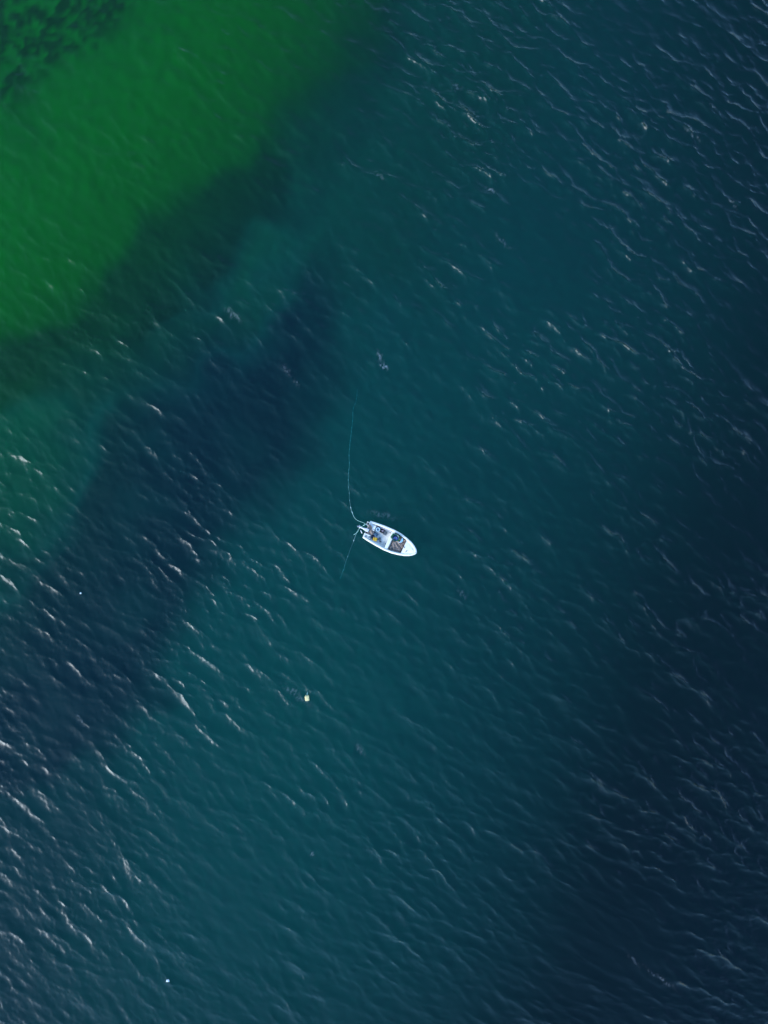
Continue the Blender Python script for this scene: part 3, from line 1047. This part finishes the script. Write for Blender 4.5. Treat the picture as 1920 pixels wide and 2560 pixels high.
o = t.build('black_strap', M_BLACK); tag(o, 'short black strap on the thwart beside the green crate', 'strap')
t = thing('marker', (937, 415), 0.479, 'small red and black marker on the cockpit floor close to the green crate', 'marker', R(2))
t.location.z = 0.241
MB().tube([(-.08, 0, .018), (.0, 0, .018)], .018, 8).build('black_end', M_BLACK, t)
MB().tube([(.001, 0, .018), (.09, 0, .018)], .018, 8).build('red_end', M_RED, t)

# rags and a stick on the starboard stern seat
rag('rag', (338, 498), 0.566, (0.20, 0.26), 31, M_RAG, 'grey rag at the outer stern corner', 'rag', 0.08, 0.3)
rag('rag', (438, 512), 0.566, (0.30, 0.22), 32, M_RAG, 'larger slate grey rag beside the tan stern net', 'rag', 0.10, 0.9)
rag('black_bag', (345, 378), 0.385, (0.22, 0.2), 33, M_BLACK, 'small black bag between the motor and the stern net', 'bag', 0.12, 0.2)
t = MB(); a_, b_ = L(372, 495), L(376, 545)
t.tube([bw(*a_, .60), bw(*b_, .602)], [.026, .032], 8)
o = t.build('cream_stick', M_CREAM); tag(o, 'short cream coloured stick below the tan stern net', 'stick')
rag('grey_sack', (760, 730), 0.241, (0.2, 0.12), 35, M_DECK, 'crumpled pale grey sack on the starboard floor by the thwart', 'sack', 0.05, 0.1)
t = thing('drain_cover', (822, 678), 0.237, 'small dark drain cover at the foot of the thwart', 'drain')
MB().lathe([(0, .012), (.05, .012), (.06, 0)], seg=16).build('disc', M_DGREY, t)
MB().lathe([(0, .02), (.02, .02), (.024, .012)], seg=10).build('knob', M_BLACK, t)


# ------------------------------------------------------------------ lines and floats in the water
def spline(pts, n):
    """Catmull-Rom through points"""
    P = [pts[0]] + list(pts) + [pts[-1]]
    out = []
    for i in range(1, len(P) - 2):
        p0, p1, p2, p3 = [np.array(P[i + k], float) for k in (-1, 0, 1, 2)]
        for k in range(n):
            t = k / n
            out.append(0.5 * ((2 * p1) + (-p0 + p2) * t + (2 * p0 - 5 * p1 + 4 * p2 - p3) * t * t + (-p0 + 3 * p1 - 3 * p2 + p3) * t ** 3))
    out.append(np.array(P[-2], float))
    return np.array(out)


def line_on_water(name, px_pts, lifts, r, mat, label, float_step=None, float_r=0.05, start=0.4, wob=0.0):
    """a rope along photograph pixels; lifts = height above (or below) the sea along it"""
    p3 = [(*W(x, y), l) for (x, y), l in zip(px_pts, lifts)]
    sp = spline(p3, 10)
    g = np.random.default_rng(len(px_pts))
    if wob:
        w = np.convolve(g.normal(0, wob, len(sp) + 6), np.ones(7) / 7, 'valid')
        sp[:, 0] += w
    k = CAM_H / (CAM_H - sp[:, 2])
    sp[:, 0] /= k; sp[:, 1] /= k
    f = np.clip(1.2 - np.abs(sp[:, 2]) * 2.0, 0, 1)
    sp[:, 2] += sea_z(sp[:, 0], sp[:, 1]) * f
    base = sp[0]
    root = empty(name, tuple(base))
    MB().tube([tuple(p - base) for p in sp], r, 6).build('rope', mat, root)
    if float_step:
        seg = np.hypot(*(np.diff(sp[:, :2], axis=0).T))
        s_ = np.concatenate([[0], np.cumsum(seg)])
        mb = MB(); mb.lathe([(0, -.085), (.03, -.08), (float_r, -.045), (float_r, .045), (.03, .08), (0, .085)], seg=10, mat=Matrix.Rotation(R(90), 4, 'Y'))
        proto = None
        d = start
        while d < s_[-1] - 0.2:
            p = np.array([np.interp(d, s_, sp[:, i]) for i in range(3)])
            q = np.array([np.interp(d + .1, s_, sp[:, i]) for i in range(3)]) - p
            if proto is None:
                proto = mb.build('float', M_FLOAT, root)
                o = proto
            else:
                o = proto.copy(); COL.objects.link(o); o.parent = root
            o.location = tuple(p - base)
            o.rotation_euler = (0, 0, math.atan2(q[1], q[0]))
            d += float_step * g.uniform(0.6, 1.6)
    return tag(root, label, 'rope')


up = [(x / 13.01 + 840, y / 13.01 + 1180) for x, y in ((960, 1682), (820, 1622), (695, 1570), (600, 1470), (535, 1345), (490, 1210), (445, 950), (425, 700), (412, 520), (405, 350), (408, 130))]
up += [(820 + x / 4.173, 950 + y / 4.173) for x, y in ((222, 885), (222, 740), (232, 650), (246, 520), (258, 400), (262, 300), (292, 225), (306, 100))]
lift = [0.72, 0.45, 0.12, 0.03, 0.02, 0.0, -0.06, -0.12, -0.2, -0.3, -0.4, -0.6, -0.9, -1.3, -1.8, -2.4, -3.0, -3.6, -4.5]
line_on_water('float_line', up, lift, 0.013, M_ROPE, 'pale green net line with small floats curving up and away from the stern', 0.50, 0.03, 1.9, 0.035)
dn = [(x / 13.01 + 840, y / 13.01 + 1180) for x, y in ((962, 1700), (915, 1728), (860, 1765), (800, 1795), (760, 1832), (730, 1890), (700, 1940), (640, 2005), (575, 2040))]
line_on_water('hauling_line', dn, [0.72, .62, .40, .2, .10, .06, .04, .04, .03], 0.024, M_ROPE, 'short bright mint rope dipping from the roller under the motor', None)
ld = [(840 + x / 17.0, 1330 + y / 17.0) for x, y in ((865, 60), (850, 110), (780, 290), (735, 420), (670, 570), (600, 740), (560, 880), (490, 1070), (440, 1200), (380, 1400), (335, 1560), (260, 1750), (205, 1900), (170, 1990))]
line_on_water('sinker_line', ld, [.03, .02, .0, -.02, -.05, -.1, -.15, -.2, -.3, -.45, -.6, -.9, -1.2, -1.6], 0.012, M_LEAD, 'dull grey green line sinking away below the stern', 1.3, 0.03, 0.8, 0.03)
t = MB(); x0, y0 = W(890 + 315 / 27.65, 1300 + 700 / 27.65); x1, y1 = W(890 + 425 / 27.65, 1300 + 915 / 27.65)
za = float(sea_z(x0, y0)[0]); zb = float(sea_z(x1, y1)[0])
t.tube([(x0, y0, za + .015), ((x0 * .6 + x1 * .4), (y0 * .6 + y1 * .4), za * .6 + zb * .4 + .03), (x1, y1, zb + .015)], [.03, .045, .05], 8)  # narrow white tube lying along the water surface
o = t.build('white_sliver', M_WHITE); tag(o, 'narrow white sliver on the water beside the tilted motor', 'float')


def jerrycan():
    x, y = W(767.8, 1745.0)
    z = float(sea_z(x, y)[0])
    t = empty('jerrycan', (x, y, z - 0.09), R(7))
    tag(t, 'pale yellow jerrycan used as a float, lying flat in the water', 'jerrycan')
    MB().box((0, -.02, .14), (.42, .50, .28), .06).build('body', M_JERRY, t)
    MB().box((0, -.02, .284), (.22, .30, .012), .005).build('raised_panel', M_JERRY, t)
    MB().box((.08, .255, .15), (.20, .06, .05), .02).build('handle', M_JERRY, t)
    mb = MB(); mb.lathe([(0, .08), (.04, .08), (.045, .03), (.055, 0)], (-.10, .225, .15), 14, Matrix.Rotation(R(-90), 4, 'X'))
    mb.build('cap', M_JERRY, t)
    MB().tube([(.02, .27, .14), (.05, .34, .11), (.06, .43, .10), (.10, .55, .07), (.13, .66, .02)], [.035, .04, .03, .022, .014], 7).build('rope', M_ROPE, t)
    return t


jerrycan()


def scrap(px, py, r, seed, label, spikes):
    x, y = W(px, py)
    z = float(sea_z(x, y)[0])
    t = empty('floating_scrap', (x, y, z), 0)
    g = np.random.default_rng(seed)
    n = 20
    pts = []
    for i in range(n):
        a = 2 * math.pi * i / n
        k = 1.0
        if spikes:
            k = 0.78 + 0.24 * math.cos(5 * a + 0.9) + g.normal(0, .05)
            if abs(a - R(285)) < 0.3: k *= 0.45
        pts.append((r * k * math.cos(a), r * k * math.sin(a)))
    MB().prism(pts, -0.03, 0.05, 0.02).build('sheet', M_WHITE, t)
    MB().lathe([(0, .05), (r * .35, .035), (r * .5, 0)], (0.02, 0.02, .048), 12).build('crumple', M_WHITE, t)
    tag(t, label, 'scrap')


scrap(201.7, 1483.0, 0.085, 2, 'tiny white speck of a float on dark water at far left', False)
scrap(420.0, 2450.5, 0.19, 3, 'small white star shaped scrap floating at the lower left', True)
